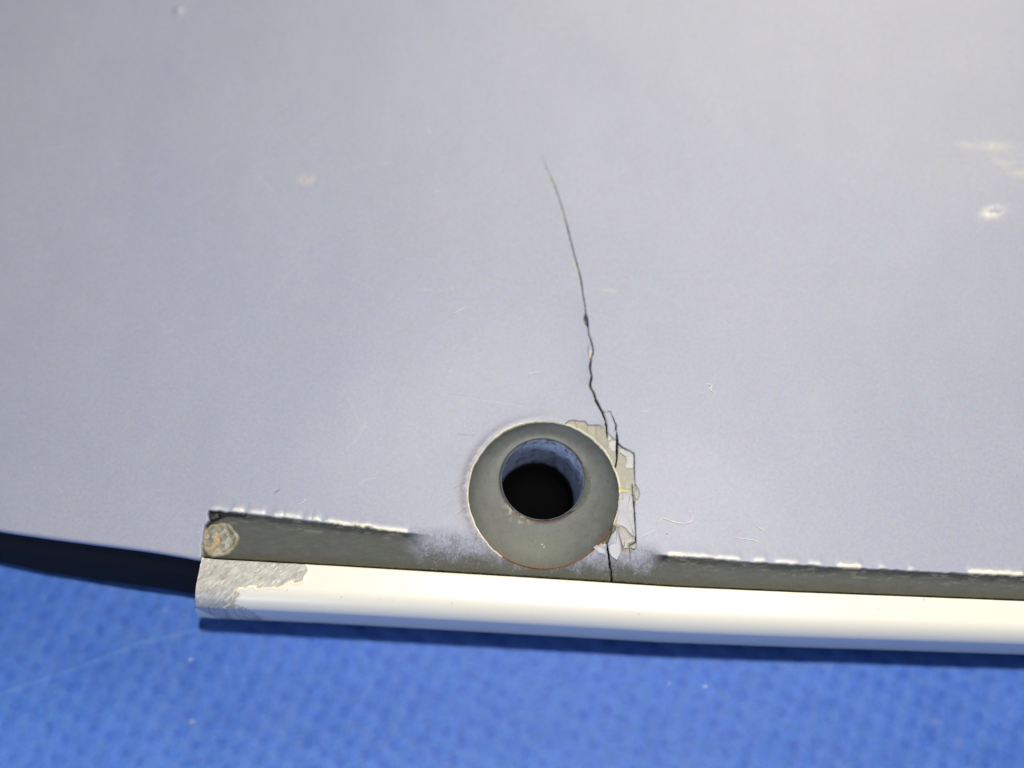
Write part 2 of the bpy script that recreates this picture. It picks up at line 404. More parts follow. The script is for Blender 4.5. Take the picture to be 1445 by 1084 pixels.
# edge of crack: yellow primer showing, dark dirt
for y0, y1 in [((793, 298), (800, 322)), ((810, 372), (816, 388)), ((776, 248), (783, 265))]:
    D, T = dist_poly(Xg+.03, Yg, PL([y0, y1])); col = lay(col, (.50, .47, .16), (1-sstep(.04, .15, D))*.6)
halo = np.exp(-np.maximum(-crackd*.06, 0)/.10); halo = np.where(Yg > P(830, 500)[1], halo*.12, halo*.45)
col = lay(col, (.16, .15, .14), halo*sstep(.3, .7, fbm(Xg*1.5, Yg*1.5, 83, 3)))
col = lay(col, blackc, sstep(-.3, .6, crackd))
col = lay(col, (.16, .15, .13), finel*.8)
m = 1-sstep(-.06, .04, sd_chip); col = lay(col, (.05, .052, .045), m*(.55+.45*sstep(.4, .6, vnoise(Xg*4, Yg*4, 84))))
lp = sdf(Xg, Yg, PL([(833, 494), (836, 499), (834, 507), (831, 505), (831, 499)])); col = lay(col, (.5, .48, .42), 1-sstep(-.05, .05, lp))
# rubbed marks with their own shape
def scuff(px, py, rx, ry, a, c, seed, thr=.45, stretch=(3, 6)):
    global col
    p = P(px, py); u = (Xg-p[0])*math.cos(a)+(Yg-p[1])*math.sin(a); v = -(Xg-p[0])*math.sin(a)+(Yg-p[1])*math.cos(a)
    f = np.exp(-((u/rx)**2+(v/ry)**2)); n = fbm(u*stretch[0]/1.5, v*stretch[1]/1.5, seed, 4)
    col = lay(col, c, f*sstep(thr-.15, thr+.15, n))
scuff(1397, 303, 1.5, .8, .35, (.74, .73, .66), 101, .44, (1.6, 4.5))
scuff(1385, 208, 3.4, .7, -.1, (.47, .48, .47), 102, .42, (.8, 3))
scuff(1430, 238, 2.6, 1.3, -.5, (.46, .47, .46), 103, .45, (.8, 2))
scuff(434, 256, 1.3, .9, .0, (.43, .42, .42), 104, .42, (4, 2))
0 and scuff(1400, 345, 1.2, 2.6, .0, (.53, .54, .53), 105, .5, (2, 1))
scuff(860, 412, 2.0, .2, -.15, (.40, .41, .44), 106, .5, (1, 4))
0 and scuff(30, 430, 6, 1.3, -.3, (.55, .57, .62), 107, .5, (.4, 1))
rgh = rgh*(1-ex_in)+.66*ex_in

nx, nt_ = Xg.shape
# lower rim of the skin (rounded, then the back face)
prof = [(-.16, -.05), (-.32, -.20), (-.40, -.45), (-.40, -1.3), (-.2, -1.55), (1.0, -1.6), (2.0, -1.62)]
rows = []
for dy, dz in prof:
    k = np.where(xs > XS-.1, 0.0, 1.0)
    base = Z[:, 0] if dy < 1 else macro(xs, E(xs)+dy)
    rows.append(np.stack([xs, E(xs)+np.where(k > 0, dy, max(dy, .05)*1.0), base+np.where((k == 0) & (dz > -1.3), -.3+dz, dz)], 1))
V = np.stack([Xg, Yg, Z], 2)
R_ = np.stack(rows[::-1], 1)
V = np.concatenate([R_, V], 1)
cc = np.concatenate([np.repeat(col[:, :1], len(prof), 1), col], 1)
cc[:, :2] = (.02, .02, .022)
rg = np.concatenate([np.full((nx, len(prof)), .5), rgh], 1)
V[..., 2] += H
n0, n1 = V.shape[:2]
idx = np.arange(n0*n1).reshape(n0, n1)
q = np.stack([idx[:-1, :-1], idx[1:, :-1], idx[1:, 1:], idx[:-1, 1:]], 2).reshape(-1, 4)
cx = V[..., 0].ravel(); cy = V[..., 1].ravel(); rq = np.hypot(cx-RC[0], cy-RC[1])
isfront = np.zeros((n0, n1), bool); isfront[:, len(prof):] = True; isfront = isfront.ravel()
rq = np.where(isfront, rq, 99)
keep = ~((rq[q] < RR-.35).all(1))
q = q[keep]

root = bpy.data.objects.new('fairing_panel', None); C.objects.link(root)
root['label'] = 'pale grey painted fairing panel with a cracked fastener hole and white edge strip'
root['category'] = 'panel'
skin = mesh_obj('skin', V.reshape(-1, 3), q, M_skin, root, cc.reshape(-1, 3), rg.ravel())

rx_ = np.linspace(-170, XS+1.0, 160)  # added dark strip standing in for the shade under the panel edge
pr_ = [(.6, -1.55), (.15, -1.7), (.0, -2.2), (-1.1, -10), (-2.9, -16.0), (.2, -17.0), (2.2, -14.6), (2.4, -1.6)]
Vb = np.array([[(x, float(E(x))-.25+a, H+float(macro(x, E(x)))*(1 if b > -9 else .4)+b+(0 if b > -5 else .25*math.sin(x*.3))) for a, b in pr_] for x in rx_])
i = np.arange(len(rx_)*len(pr_)).reshape(len(rx_), len(pr_))
f = np.stack([i[:-1, :-1], i[:-1, 1:], i[1:, 1:], i[1:, :-1]], 2).reshape(-1, 4)[:, ::-1].copy()
mesh_obj('under_edge_shade', Vb.reshape(-1, 3), f, M_under, root, label='added dark strip for the shade under the panel edge left of the strip')

# ------------------------------------------------------------------ ring, sleeve, cup
ri = P(765.5, 676.5, -1.5); rin = 5.42
na, nr = 360, 60
A = np.linspace(0, 2*np.pi, na, endpoint=False)
Vr, Cr, Rg = [], [], []
prof_r = np.linspace(0, 1, nr)
for k, t in enumerate(prof_r):
    rad = (RR+.06)*(1-t)+rin*t; cx_ = RC*(1-t)+ri*t
    z = -.36-1.11*(1-(1-t)**1.9)
    if k >= nr-4: z -= .05*(k-nr+5)**1.2
    x = cx_[0]+rad*np.cos(A); y = cx_[1]+rad*np.sin(A)
    zz = z+(fbm(x*.8, y*.8, 111, 2)-.5)*.04
    Vr.append(np.stack([x, y, zz+H], 1))
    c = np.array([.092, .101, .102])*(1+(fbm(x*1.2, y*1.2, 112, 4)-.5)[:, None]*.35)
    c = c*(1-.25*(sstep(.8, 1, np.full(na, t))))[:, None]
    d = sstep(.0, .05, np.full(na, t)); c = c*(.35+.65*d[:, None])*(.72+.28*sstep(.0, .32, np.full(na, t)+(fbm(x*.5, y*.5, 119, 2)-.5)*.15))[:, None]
    # brown film and crumbs at the lower lip of the hole
    low = sstep(.2, .9, -np.sin(A+.15))
    m = low*sstep(.88, .97, np.full(na, t))*sstep(.35, .6, fbm(x*2, y*2, 113, 3)); c = lay(c, (.12, .06, .055), m*.8)
    m = np.exp(-((A-np.radians(232))/.30)**2)*sstep(.70, .95, np.full(na, t))*sstep(.5, .66, fbm(x*2.5, y*2.5, 114, 4)); c = lay(c, (.36, .37, .28), m)
    m = np.exp(-((A-np.radians(268))/.5)**2)*np.exp(-((t-.45)/.35)**2); c = lay(c, (.15, .17, .14), m*.5)
    m = (A > np.radians(215))*(A < np.radians(330))*(1-sstep(.02, .10, np.full(na, t)+(vnoise(A*9, A*0, 116)-.5)*.07)); c = lay(c, (.13, .07, .045), m*.8)
    m = sstep(.74, .78, vnoise(x*6, y*6, 117))*.35*sstep(.6, .7, vnoise(x*1.1, y*1.1, 118)); c = lay(c, (.03, .04, .04), m)
    Cr.append(c); Rg.append(np.full(na, .5))
def loft(L):
    L = np.array(L); k, n = L.shape[:2]; i = np.arange(k*n).reshape(k, n); j = np.roll(i, -1, 1)
    return L.reshape(-1, 3), np.stack([i[:-1], j[:-1], j[1:], i[1:]], 2).reshape(-1, 4)[:, ::-1].copy()
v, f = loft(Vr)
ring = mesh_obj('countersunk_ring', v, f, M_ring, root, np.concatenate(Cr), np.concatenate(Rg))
# small pale nick on the ring
Vs, Cs, Rs = [], [], []
m_sl = attr_mat('blue_sleeve', metal=.0, grain=.18, bump=.25, bscale=3000, chroma=.2)
for k, z in enumerate([-1.52, -1.56, -1.62, -1.75]+list(np.linspace(-2, -12.4, 60))+[-12.6, -12.7]):
    rad = rin-.02-(.06 if k > 0 else 0) + (.25 if k >= 64 else 0)
    x = ri[0]+rad*np.cos(A)+.06*(z+1.5); y = ri[1]+rad*np.sin(A)
    Vs.append(np.stack([x, y, np.full(na, z+H)], 1))
    u = A*rad; w = np.full(na, z)
    c = np.array([.66, .75, .99])*(1+(fbm(u*.9, w*.9, 121, 4)-.5)[:, None]*.6)
    m = sstep(.62, .70, fbm(u*1.5, w*1.5, 122, 3)); c = lay(c, (.07, .10, .22), m*.75)
    m = sstep(.80, .84, vnoise(u*3, w*3, 125)); c = lay(c, (.02, .03, .05), m)
    m = sstep(.58, .66, fbm(u*1.0, w*1.0, 123, 4)); c = lay(c, (.34, .42, .60), m*.5)
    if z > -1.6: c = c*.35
    Cs.append(c); Rs.append(np.full(na, .42))
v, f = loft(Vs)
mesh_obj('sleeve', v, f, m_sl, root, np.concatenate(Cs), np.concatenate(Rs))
# dark step beside the sleeve, lower right: crescent of sealant
cr = []
for a in np.linspace(-52, 22, 40):
    a_ = math.radians(a); w = .95*math.sin(math.pi*(a+52)/74)**.7
    cr.append([(ri[0]+(rin-.03)*math.cos(a_), ri[1]+(rin-.03)*math.sin(a_), H-1.45), (ri[0]+(rin+w*.5)*math.cos(a_), ri[1]+(rin+w*.5)*math.sin(a_), H-1.28), (ri[0]+(rin+w)*math.cos(a_), ri[1]+(rin+w)*math.sin(a_), H-1.30)])
cr = np.array(cr); n = len(cr); i = np.arange(n*3).reshape(n, 3)
f = np.stack([i[:-1, :-1], i[:-1, 1:], i[1:, 1:], i[1:, :-1]], 2).reshape(-1, 4)
mesh_obj('sealant_fillet', cr.reshape(-1, 3), f, M_crust, root, np.broadcast_to(np.array([.05, .062, .058]), (n*3, 3)))
# added near-black cup behind the sleeve, stands in for the hole's shade
Vc = []
for rad, z in [(rin+.2, -12.7), (rin-.1, -12.72), (rin-.15, -15.5), (3.0, -16.0), (1.5, -16.3), (.01, -16.4)]:
    Vc.append(np.stack([ri[0]-.62+rad*np.cos(A), ri[1]+rad*np.sin(A), np.full(na, z+H)], 1))
v, f = loft(Vc)
mesh_obj('hole_shade_cup', v, f, M_dark, root)

# ------------------------------------------------------------------ white edge strip (flange)
lx = axis([(XS+.05, XS+18, .10), (XS+18, 66, .16), (66, 150, 2)])
lp_ = [(.10, -1.6), (.02, -.8), (0, -.42), (-.03, -.30), (-.10, -.20), (-.22, -.14), (-.4, -.12)]
for s in np.linspace(.6, 3.1, 24): lp_.append((-s, -.12-.012*s*s))
s0, z0 = 3.1, -.12-.012*3.1**2
a0 = math.atan(.024*3.1)
Rb = 2.9
for a in np.linspace(a0, math.radians(86), 26)[1:]:
    lp_.append((-(s0+Rb*(math.sin(a)-math.sin(a0))), z0-Rb*(math.cos(a0)-math.cos(a))))
sw, zw = lp_[-1]
for z in np.linspace(0, 1, 26)[1:]:
    lp_.append((sw+.6*z, zw+(-17.6-zw)*z))
nout = len(lp_)
sw, zw = lp_[-1]
lp_ += [(sw+.15, zw-.25), (sw+.7, zw-.28), (sw+1.1, zw+.1), (-3.9, -6), (-2.6, -2.6), (-1, -1.7)]
prf = np.array(lp_)
arc = np.concatenate([[0], np.cumsum(np.hypot(*np.diff(prf, axis=0).T))])
LX, _ = np.meshgrid(lx, prf[:, 0], indexing='ij')
PS = np.broadcast_to(prf[:, 0], LX.shape).copy(); PZ = np.broadcast_to(prf[:, 1], LX.shape).copy(); AR = np.broadcast_to(arc, LX.shape)
# the outline of the top edge wanders slightly
wob = (fbm(LX*.35, LX*0+2, 131, 4)-.5)*.22+(vnoise(LX*3, LX*0, 132)-.5)*.04
PS += wob*(1-sstep(.2, 1.5, AR))
wscale = np.interp(LX, [XS, 66], [1.0, .86]); PS *= wscale
LYv = E(LX)+PS
LXs = LX+(PS*.13+np.minimum(PZ+1.5, 0)*.24*(AR < arc[nout+1]))*(1-sstep(0, 14, LX-XS))
Zm = macro(LX, E(LX))
drop = sstep(-4.0, -8.0, PZ)
LZ = H+PZ+Zm*(1-drop)
# bare metal zone, traced on the strip
def strip_pt(px, py):
    """photo pixel -> point on the strip's upper face"""
    p = P(px, py, -.25)
    return p
bm_px = [(288, 786), (400, 792), (431, 797), (433, 805), (430, 812), (427, 820), (420, 823), (411, 818), (402, 824), (393, 830), (380, 828), (370, 829), (362, 831), (361, 826), (351, 827), (345, 831), (337, 829),
         (334, 833), (327, 842), (322, 850), (305, 857), (295, 868), (270, 880), (262, 850), (276, 815)]
bmp = PL(bm_px, -.3)
WX = LXs+(fbm(LX*1.6, AR*1.6, 141, 3)-.5)*.5; WY = LYv+(fbm(LX*1.6+40, AR*1.6, 142, 3)-.5)*.45
sdb = sdf(WX, WY, bmp)
ftm = 1-sstep(-.04, .04, sdb)
white = np.array([.76, .745, .69])
colL = np.broadcast_to(white, LX.shape+(3,)).copy()
ua = (LX*.77+LYv*.64); ub = (-LX*.64+LYv*.77)
scr = fbm(ua*1.3, ub*6.5, 143, 5)
metal = np.array([.44, .44, .42])*(1+(fbm(LX*1.2, AR*1.2, 146, 3)-.5)[..., None]*.5)*(1+(scr-.5)[..., None]*.5)
colL = colL*(1-ftm[..., None])+metal*ftm[..., None]
m = ftm*sstep(.66, .74, fbm(ua*1.5, ub*8, 144, 3)); colL = lay(colL, (.72, .70, .62), m*.8)
m = ftm*(1-sstep(.26, .34, fbm(ua*1.4, ub*8, 145, 3))); colL = lay(colL, (.2, .2, .19), m*.6)
m = sstep(-.02, .03, sdb)*(1-sstep(.12, .30, sdb+(vnoise(LX*1.3, AR*0, 147)-.5)*.25)); colL = lay(colL, (.86, .80, .60), m)
m = 1-sstep(.15, .38, AR+(vnoise(LX*2, LX*0, 148)-.5)*.2); m[:, :3] = 1; colL = lay(colL, (.76, .72, .45), m*(1-ftm)*.9)
rub = PL([(318, 852), (330, 838), (337, 836), (338, 841), (328, 850), (345, 856), (340, 861), (318, 860), (300, 866)], -.6)
m = 1-sstep(-.05, .12, sdf(WX, WY, rub)); colL = lay(colL, (.30, .28, .20), m*.75*sstep(.2, .6, scr))
cend = np.hypot((LXs-P(287, 866, -2)[0])/1.6, (LYv-P(287, 866, -2)[1])/.7)
m = (1-sstep(.6, 1.3, cend+(fbm(LX*2, AR*2, 149, 3)-.5))); colL = lay(colL, (.10, .06, .045), m*.85)
sp = vnoise(LX*1.9, AR*1.9, 151); m = sstep(.975, .99, sp)*(1-ftm); colL = lay(colL, (.35, .32, .22), m*.7)
LZ -= ftm*.07*(AR < arc[nout-1]); LZ += ftm*(scr-.5)*.03
LZ += .10*np.exp(-((sdb-.14)/.12)**2)*(AR > .3)
Vl = np.stack([LXs, LYv, LZ], 2)
k0, k1 = LX.shape; i = np.arange(k0*k1).reshape(k0, k1)
ic = np.concatenate([i, i[:, :1]], 1)
f = np.stack([ic[:-1, :-1], ic[:-1, 1:], ic[1:, 1:], ic[1:, :-1]], 2).reshape(-1, 4)[:, ::-1].copy()
strip = mesh_obj('edge_strip', Vl.reshape(-1, 3), f, M_lip, root, colL.reshape(-1, 3), np.where(ftm > .5, .42, .34).ravel(), label='white painted strip along the lower edge, bare metal at its left end')
# end cap
bmx = bmesh.new()
vs = [bmx.verts.new(Vector(p)*MM) for p in Vl[0]]
fc = bmx.faces.new(vs); bmesh.ops.triangulate(bmx, faces=[fc])
me = bpy.data.meshes.new('strip_end'); bmx.to_mesh(me); me.materials.append(M_under)
o = bpy.data.objects.new('strip_end', me); C.objects.link(o); o.parent = strip

# ------------------------------------------------------------------ paint flakes, each a slab of its own
def flake(px, z, th_, colr, tilt=(0, 0), seed=0, var=.1, label=None, edge=None, name='paint_flake'):
    pts = PL(px, z)
    # densify and roughen the outline
    out = []
    for k in range(len(pts)):
        a = pts[k]; b = pts[(k+1) % len(pts)]; L = np.linalg.norm(b-a); n = max(1, int(L/.22))
        for j in range(n): out.append(a+(b-a)*j/n)
    out = np.array(out); d = np.roll(out, -1, 0)-np.roll(out, 1, 0)
    nn = np.stack([d[:, 1], -d[:, 0]], 1)/np.maximum(1e-6, np.linalg.norm(d, axis=1))[:, None]
    area_ = .5*np.sum(out[:, 0]*np.roll(out[:, 1], -1)-np.roll(out[:, 0], -1)*out[:, 1])
    if area_ < 0: out = out[::-1]; nn = -nn[::-1]; nn = nn*1
    d = np.roll(out, -1, 0)-np.roll(out, 1, 0)
    nn = np.stack([d[:, 1], -d[:, 0]], 1)/np.maximum(1e-6, np.linalg.norm(d, axis=1))[:, None]
    out = out+nn*((fbm(out[:, 0]*3, out[:, 1]*3, seed, 2)-.5)*.10)[:, None]
    c = out.mean(0); n = len(out)
    def zz(p): return H+z+(p[:, 0]-c[0])*tilt[0]+(p[:, 1]-c[1])*tilt[1]+(fbm(p[:, 0]*1.3, p[:, 1]*1.3, seed+5, 2)-.5)*.07+macro(p[:, 0], p[:, 1])
    loops = []
    for off, dz in [(0, -th_), (.0, -.02), (-.04, 0), (-.16, .012)]:
        p = out+nn*off; loops.append(np.column_stack([p, zz(p)+dz]))
    for s in (.78, .5, .25):
        p = c+(out-nn*.16-c)*s; loops.append(np.column_stack([p, zz(p)+.015]))
    cen = np.array([[c[0], c[1], float(zz(c[None])[0])+.015]])
    Vv = np.concatenate(loops+[cen]); Ff = []
    for k in range(len(loops)-1):
        for j in range(n): Ff.append((k*n+j, k*n+(j+1) % n, (k+1)*n+(j+1) % n, (k+1)*n+j))
    k = len(loops)-1
    for j in range(n): Ff.append((k*n+j, k*n+(j+1) % n, len(Vv)-1))
    cl = np.array(colr)*(1+(fbm(Vv[:, 0]*1.4, Vv[:, 1]*1.4, seed+9, 4)-.5)[:, None]*var*2)
    ed = np.array(edge if edge is not None else (.33, .32, .29)); cl[:2*n] = ed
    o = mesh_obj(name, Vv, Ff, M_flake, root, cl)
    if label: o['label'] = label
    return o
PT = (.335, .345, .415); WH = (.39, .41, .42); BG = (.33, .32, .29)
flake(c5([(555, 95), (632, 95), (652, 150), (672, 240), (690, 300), (692, 385), (650, 375), (615, 310), (592, 225)]), .02, .2, PT, seed=201)
flake(c5([(606, 425), (640, 398), (688, 404), (690, 500), (680, 518), (650, 516), (612, 470)]), .02, .2, (.42,.43,.47), seed=202, label='small pale oval flake beside the crack')
flake(c5([(724, 492), (762, 492), (830, 518), (880, 550), (882, 640), (880, 706), (790, 704), (785, 660), (797, 618), (782, 565), (745, 545), (720, 545)]), -.01, .2, WH, seed=203, label='whitish square-cut paint flake right of the ring')
flake(c5([(720, 555), (745, 553), (775, 575), (788, 620), (776, 660), (770, 715), (740, 750), (700, 700)]), -.09, .1, (.34, .315, .30), seed=204)
flake(c5([(785, 715), (868, 718), (870, 780), (855, 860), (852, 925), (800, 935), (735, 905), (730, 790)]), -.08, .1, BG, seed=205)
flake(c5([(905, 905), (935, 935), (950, 980), (932, 1035), (895, 1058), (888, 980)]), .03, .15, (.32, .32, .31), seed=206, label='thin greyish flake at the right edge of the chipped patch')
flake(c5([(728, 968), (862, 966), (872, 1060)])+c6([(885, 250), (892, 400), (898, 520), (872, 515), (835, 480), (795, 425), (720, 395), (690, 385), (708, 250), (722, 100)]), .0, .2, (.35, .36, .42), seed=207, label='long smooth flake right of the ring, still in panel paint')
flake(c6([(700, 402), (780, 432), (825, 480), (840, 515), (875, 540), (888, 570), (825, 600), (830, 640), (775, 655), (745, 560), (722, 470)]), .05, .12, (.33, .315, .31), tilt=(.02, .0), seed=208, label='grey-brown petal of undercoat below the long flake')
flake(c6([(866, 612), (908, 598), (916, 622), (902, 655), (868, 655), (850, 640)]), .06, .12, (.3, .29, .28), seed=209)
flake(c6([(690, 462), (712, 500), (738, 580), (752, 660), (742, 720), (700, 775), (650, 745), (618, 700), (606, 615), (640, 530)]), .02, .2, (.34, .36, .43), seed=210)
flake(c6([(440, 640), (480, 612), (530, 618), (570, 640), (585, 680), (575, 720), (500, 700)]), -.02, .15, PT, seed=211)
for k, l in enumerate([[(140, 222), (185, 193), (226, 184), (248, 235), (255, 258), (200, 240)], [(240, 184), (288, 196), (345, 200), (378, 240), (366, 270), (372, 315), (320, 290), (270, 262), (254, 228)],
                       [(390, 242), (462, 242), (460, 300), (468, 388), (430, 350), (388, 318), (380, 275)], [(482, 243), (518, 247), (530, 290), (572, 300), (588, 380), (584, 470), (582, 535), (530, 460), (486, 400), (476, 320)]]):
    flake(c5(l), -.07+.01*k, .12, np.array(BG)*(1.04-.03*k), seed=220+k, edge=(.35, .31, .15), name='undercoat_chip')
flake(c5([(608, 525), (650, 530), (688, 532), (690, 635), (668, 680), (640, 630), (606, 575)]), -.07, .12, BG, seed=226, edge=(.35, .31, .15), name='undercoat_chip')
flake(c5([(604, 330), (640, 340), (650, 385), (612, 405), (598, 390)]), -.05, .12, (.40, .42, .38), seed=227, edge=(.2, .2, .15), name='undercoat_chip')

# ------------------------------------------------------------------ sealant left in the groove end
def blob_disc(cx, cy, rx, ry, z, name, parent, seed, colf, hf, n=70, m=26):
    L = []; Cc = []
    aa = np.linspace(0, 2*np.pi, n, endpoint=False)
    for t in np.linspace(1, .02, m):
        w = 1+(fbm(np.cos(aa)*1.6+5, np.sin(aa)*1.6+5, seed, 3)-.5)*.45
        x = cx+rx*t*w*np.cos(aa); y = cy+ry*t*w*np.sin(aa)
        L.append(np.column_stack([x, y, H+z+macro(x, y)+hf(t, x, y)])); Cc.append(colf(t, x, y, aa))
    v, f = loft(L)
    return mesh_obj(name, v, f, M_crust, parent, np.concatenate(Cc))
pb = P(311, 761, -.85)
def hf(t, x, y):
    return (.30*np.exp(-((t-.86)/.13)**2)*(1 if t < .97 else .3)+.10)*(.4+1.2*fbm(x*1.1, y*1.1, 301, 3))+(fbm(x*3, y*3, 302, 3)-.5)*.14*(1 if t < .95 else 0)-(.25 if t > .985 else 0)
def cf(t, x, y, aa):
    c = np.array([.19, .19, .165])*(1+(fbm(x*1.5, y*1.5, 303, 4)-.5)[:, None]*1.2)
    rimm = np.exp(-((t-.86)/.13)**2)*(.4+.6*sstep(.3, .55, fbm(x*.9, y*.9, 304, 3)))
    c = lay(c, (.28, .22, .13), rimm*.7)
    g = sstep(.50, .62, fbm(x*1.1+9, y*1.1, 305, 3))*np.clip(-np.cos(aa)*.9+.45, 0, 1)
    c = lay(c, (.50, .34, .14), g*.7)
    g = sstep(.60, .70, fbm(x*1.3, y*1.3+4, 306, 3)); return lay(c, (.42, .40, .33), g*.6)
blob_disc(pb[0], pb[1], 2.35, 2.35, -.86, 'sealant_ring', root, 307, cf, hf)
# torn bead at the corner of the groove and rust at the strip's corner
def lump(cx, cy, cz, r3, colr, seed, name, parent, mat=M_crust):
    bm = bmesh.new(); bmesh.ops.create_icosphere(bm, subdivisions=3, radius=1)
    V = np.array([v.co[:] for v in bm.verts])
    n = fbm(V[:, 0]*2+9, V[:, 1]*2+V[:, 2]*1.7, seed, 3)
    V = V*np.array(r3)*(0.7+.7*n)[:, None]+np.array([cx, cy, cz])
    F_ = [tuple(v.index for v in f.verts) for f in bm.faces]; bm.free()
    cl = np.array(colr)*(1+(n-.5)[:, None]*1.2)
    return mesh_obj(name, V, F_, mat, parent, np.clip(cl, 0, 1))
p = P(299, 728, -.5); lump(p[0], p[1], H-.75+macro(*p), (1.1, .55, .35), (.012, .012, .014), 311, 'sealant_lump', root)
p = P(288, 737, -.5); lump(p[0], p[1], H-.70+macro(*p), (.45, .55, .3), (.016, .015, .016), 312, 'sealant_lump', root)
p = P(281, 752, -.2); lump(p[0], p[1], H-.35+macro(*p), (.3, .5, .3), (.5, .5, .5), 313, 'sealant_lump', root)
p = P(281, 771, -.2); lump(p[0], p[1], H-.40+macro(*p), (.35, .6, .35), (.42, .36, .26), 314, 'sealant_lump', root)
# crumbs where the ring meets the flakes
for (px, py, r3, cl, s) in [
                            (722, 727, (.25, .2, .1), (.55, .55, .42), 335), (727, 735, (.15, .25, .08), (.55, .53, .38), 336), (740, 734, (.14, .12, .06), (.5, .5, .38), 337), (767.5, 772, (.11, .28, .06), (.85, .85, .8), 338), (765, 768.5, (.2, .1, .05), (.85, .85, .8), 339)]:
    ins = (px-767)**2+(py-695)**2 < 98**2
    z = (-.36-1.15*min(1, max(0, (104-math.hypot(px-767, py-695))/46))) if ins else -.12
    p = P(px, py, z-.06); lump(p[0], p[1], H+z-.06, (r3[0]*.6, r3[1]*.6, r3[2]*.6), np.array(cl)*.7, s, 'sealant_crumb', ring if ins else root)

# ------------------------------------------------------------------ lint, dust
def tube(name, pts, rad, mat, lift=.0):
    p = PL(pts); q3 = []
    for k in range(len(p)-1):
        a = p[max(k-1, 0)]; b = p[k]; c = p[k+1]; d = p[min(k+2, len(p)-1)]
        for j in range(6):
            t = j/6; q3.append(.5*((2*b)+(c-a)*t+(2*a-5*b+4*c-d)*t*t+(3*b-a-3*c+d)*t**3))
    q3.append(p[-1]); q3 = np.array(q3); n = len(q3)
    zz = zsurf(q3[:, 0], q3[:, 1])+rad+lift*np.sin(np.linspace(0, np.pi, n))
    q3 = np.column_stack([q3, zz+H]); V = []; Fc = []
    tg = np.gradient(q3, axis=0); tg /= np.linalg.norm(tg, axis=1)[:, None]
    for k in range(n):
        s = np.cross(tg[k], [0, 0, 1.]); s /= np.linalg.norm(s); u = np.cross(s, tg[k]); r_ = rad*(.35+.65*math.sin(math.pi*min(1, (k+.5)/n)))
        for j in range(5):
            a = 2*math.pi*j/5; V.append(q3[k]+(s*math.cos(a)+u*math.sin(a))*r_)
    for k in range(n-1):
        for j in range(5): Fc.append((k*5+j, k*5+(j+1) % 5, (k+1)*5+(j+1) % 5, (k+1)*5+j))
    return mesh_obj(name, V, Fc, mat)
def zsurf(x, y):
    x = np.atleast_1d(x); y = np.atleast_1d(y)
    i = np.clip(np.searchsorted(xs, x), 1, len(xs)-1); t = y-E(x); j = np.clip(np.searchsorted(ts, t), 1, len(ts)-1)
    return Z[i, j]
fib = [([(993, 547), (998, 544), (1003, 547), (1001, 552), (1006, 556), (1008, 562)], .055, 'curled white lint fibre lying upper right of the ring'),
       ([(928, 737), (936, 732), (943, 734), (955, 738), (967, 739), (976, 735), (977, 728), (970, 720)], .05, 'hooked pale lint fibre lying right of the chipped patch'),
       ([(903, 758), (912, 755), (923, 748)], .035, 'short straight pale fibre just right of the chipped patch'),
       ([(1037, 759), (1050, 761), (1062, 762), (1075, 767)], .04, 'nearly level pale fibre above the right part of the groove'),
       ([(1067, 742), (1073, 746), (1082, 752)], .03, 'short slanting fibre above the right part of the groove'),
       ([(744, 527), (752, 527), (765, 526)], .05, 'short level white fibre above the ring'),
       ([(639, 446), (647, 442), (657, 436)], .035, 'short rising fibre left of the crack'),
       ([(603, 184), (605, 187), (607, 193)], .05, 'tiny white fibre near the top of the panel'),
       ([(612, 275), (616, 273), (621, 272)], .04, 'tiny level fibre left of the crack tip'),
       ([(904, 581), (911, 582), (916, 578)], .03, 'tiny curved fibre right of the crack beside the ring'),
       ([(999, 642), (1003, 642)], .04, 'speck-sized fibre to the right of the chipped patch'),
       ([(420, 712), (428, 709), (433, 704)], .03, 'short faint fibre just above the left part of the groove')]
for pts, rad, lb in fib:
    o = tube('lint_fibre', pts, rad, M_lint, .02); o['label'] = lb; o['category'] = 'lint'; o['group'] = 'lint fibres on the painted panel'
o = tube('hair', [(388, 697), (390, 694), (395, 692)], .07, M_hair); o['label'] = 'tiny dark curved hair above the left groove'; o['category'] = 'hair'
# dark specks
def speck_cloud(name, pts, mat, label):
    V = []; Fc = []
    oc = np.array([(1, 0, 0), (-1, 0, 0), (0, 1, 0), (0, -1, 0), (0, 0, 1), (0, 0, -1)], float)
    of = [(0, 2, 4), (2, 1, 4), (1, 3, 4), (3, 0, 4), (2, 0, 5), (1, 2, 5), (3, 1, 5), (0, 3, 5)]
    for x, y, z, r_ in pts:
        b = len(V); k = rng.uniform(.6, 1.5, 3); a = rng.uniform(0, 3)
        for q_ in oc*k*r_:
            V.append((x+q_[0]*math.cos(a)-q_[1]*math.sin(a), y+q_[0]*math.sin(a)+q_[1]*math.cos(a), z+q_[2]*.6+r_*.3))
        Fc += [tuple(b+i for i in f_) for f_ in of]
    o = mesh_obj(name, V, Fc, mat); o['kind'] = 'stuff'; o['label'] = label; o['category'] = 'dust'
pp = []
for _ in range(330):
    px = rng.uniform(0, 1445); py = rng.uniform(0, 800)
    x, y = P(px, py)
    if y < G(x)+.4 or math.hypot(x-RC[0], y-RC[1]) < RR+.3: continue
    pp.append((x, y, H+zsurf(x, y)[0], abs(rng.normal(0, .022))+.022))
for px, py in [(932, 518), (944, 583), (929, 609), (1001, 532), (1090, 647), (926, 668), (979, 747), (929, 526), (668, 505), (608, 517), (712, 300), (780, 326), (811, 434), (745, 552), (923, 129), (776, 76), (889, 235), (1010, 312), (936, 192), (923, 155)]:
    x, y = P(px, py); pp.append((x, y, H+zsurf(x, y)[0], .055))
speck_cloud('dust', pp, M_lint, 'fine white dust specks scattered over the pale painted panel')
pp = []
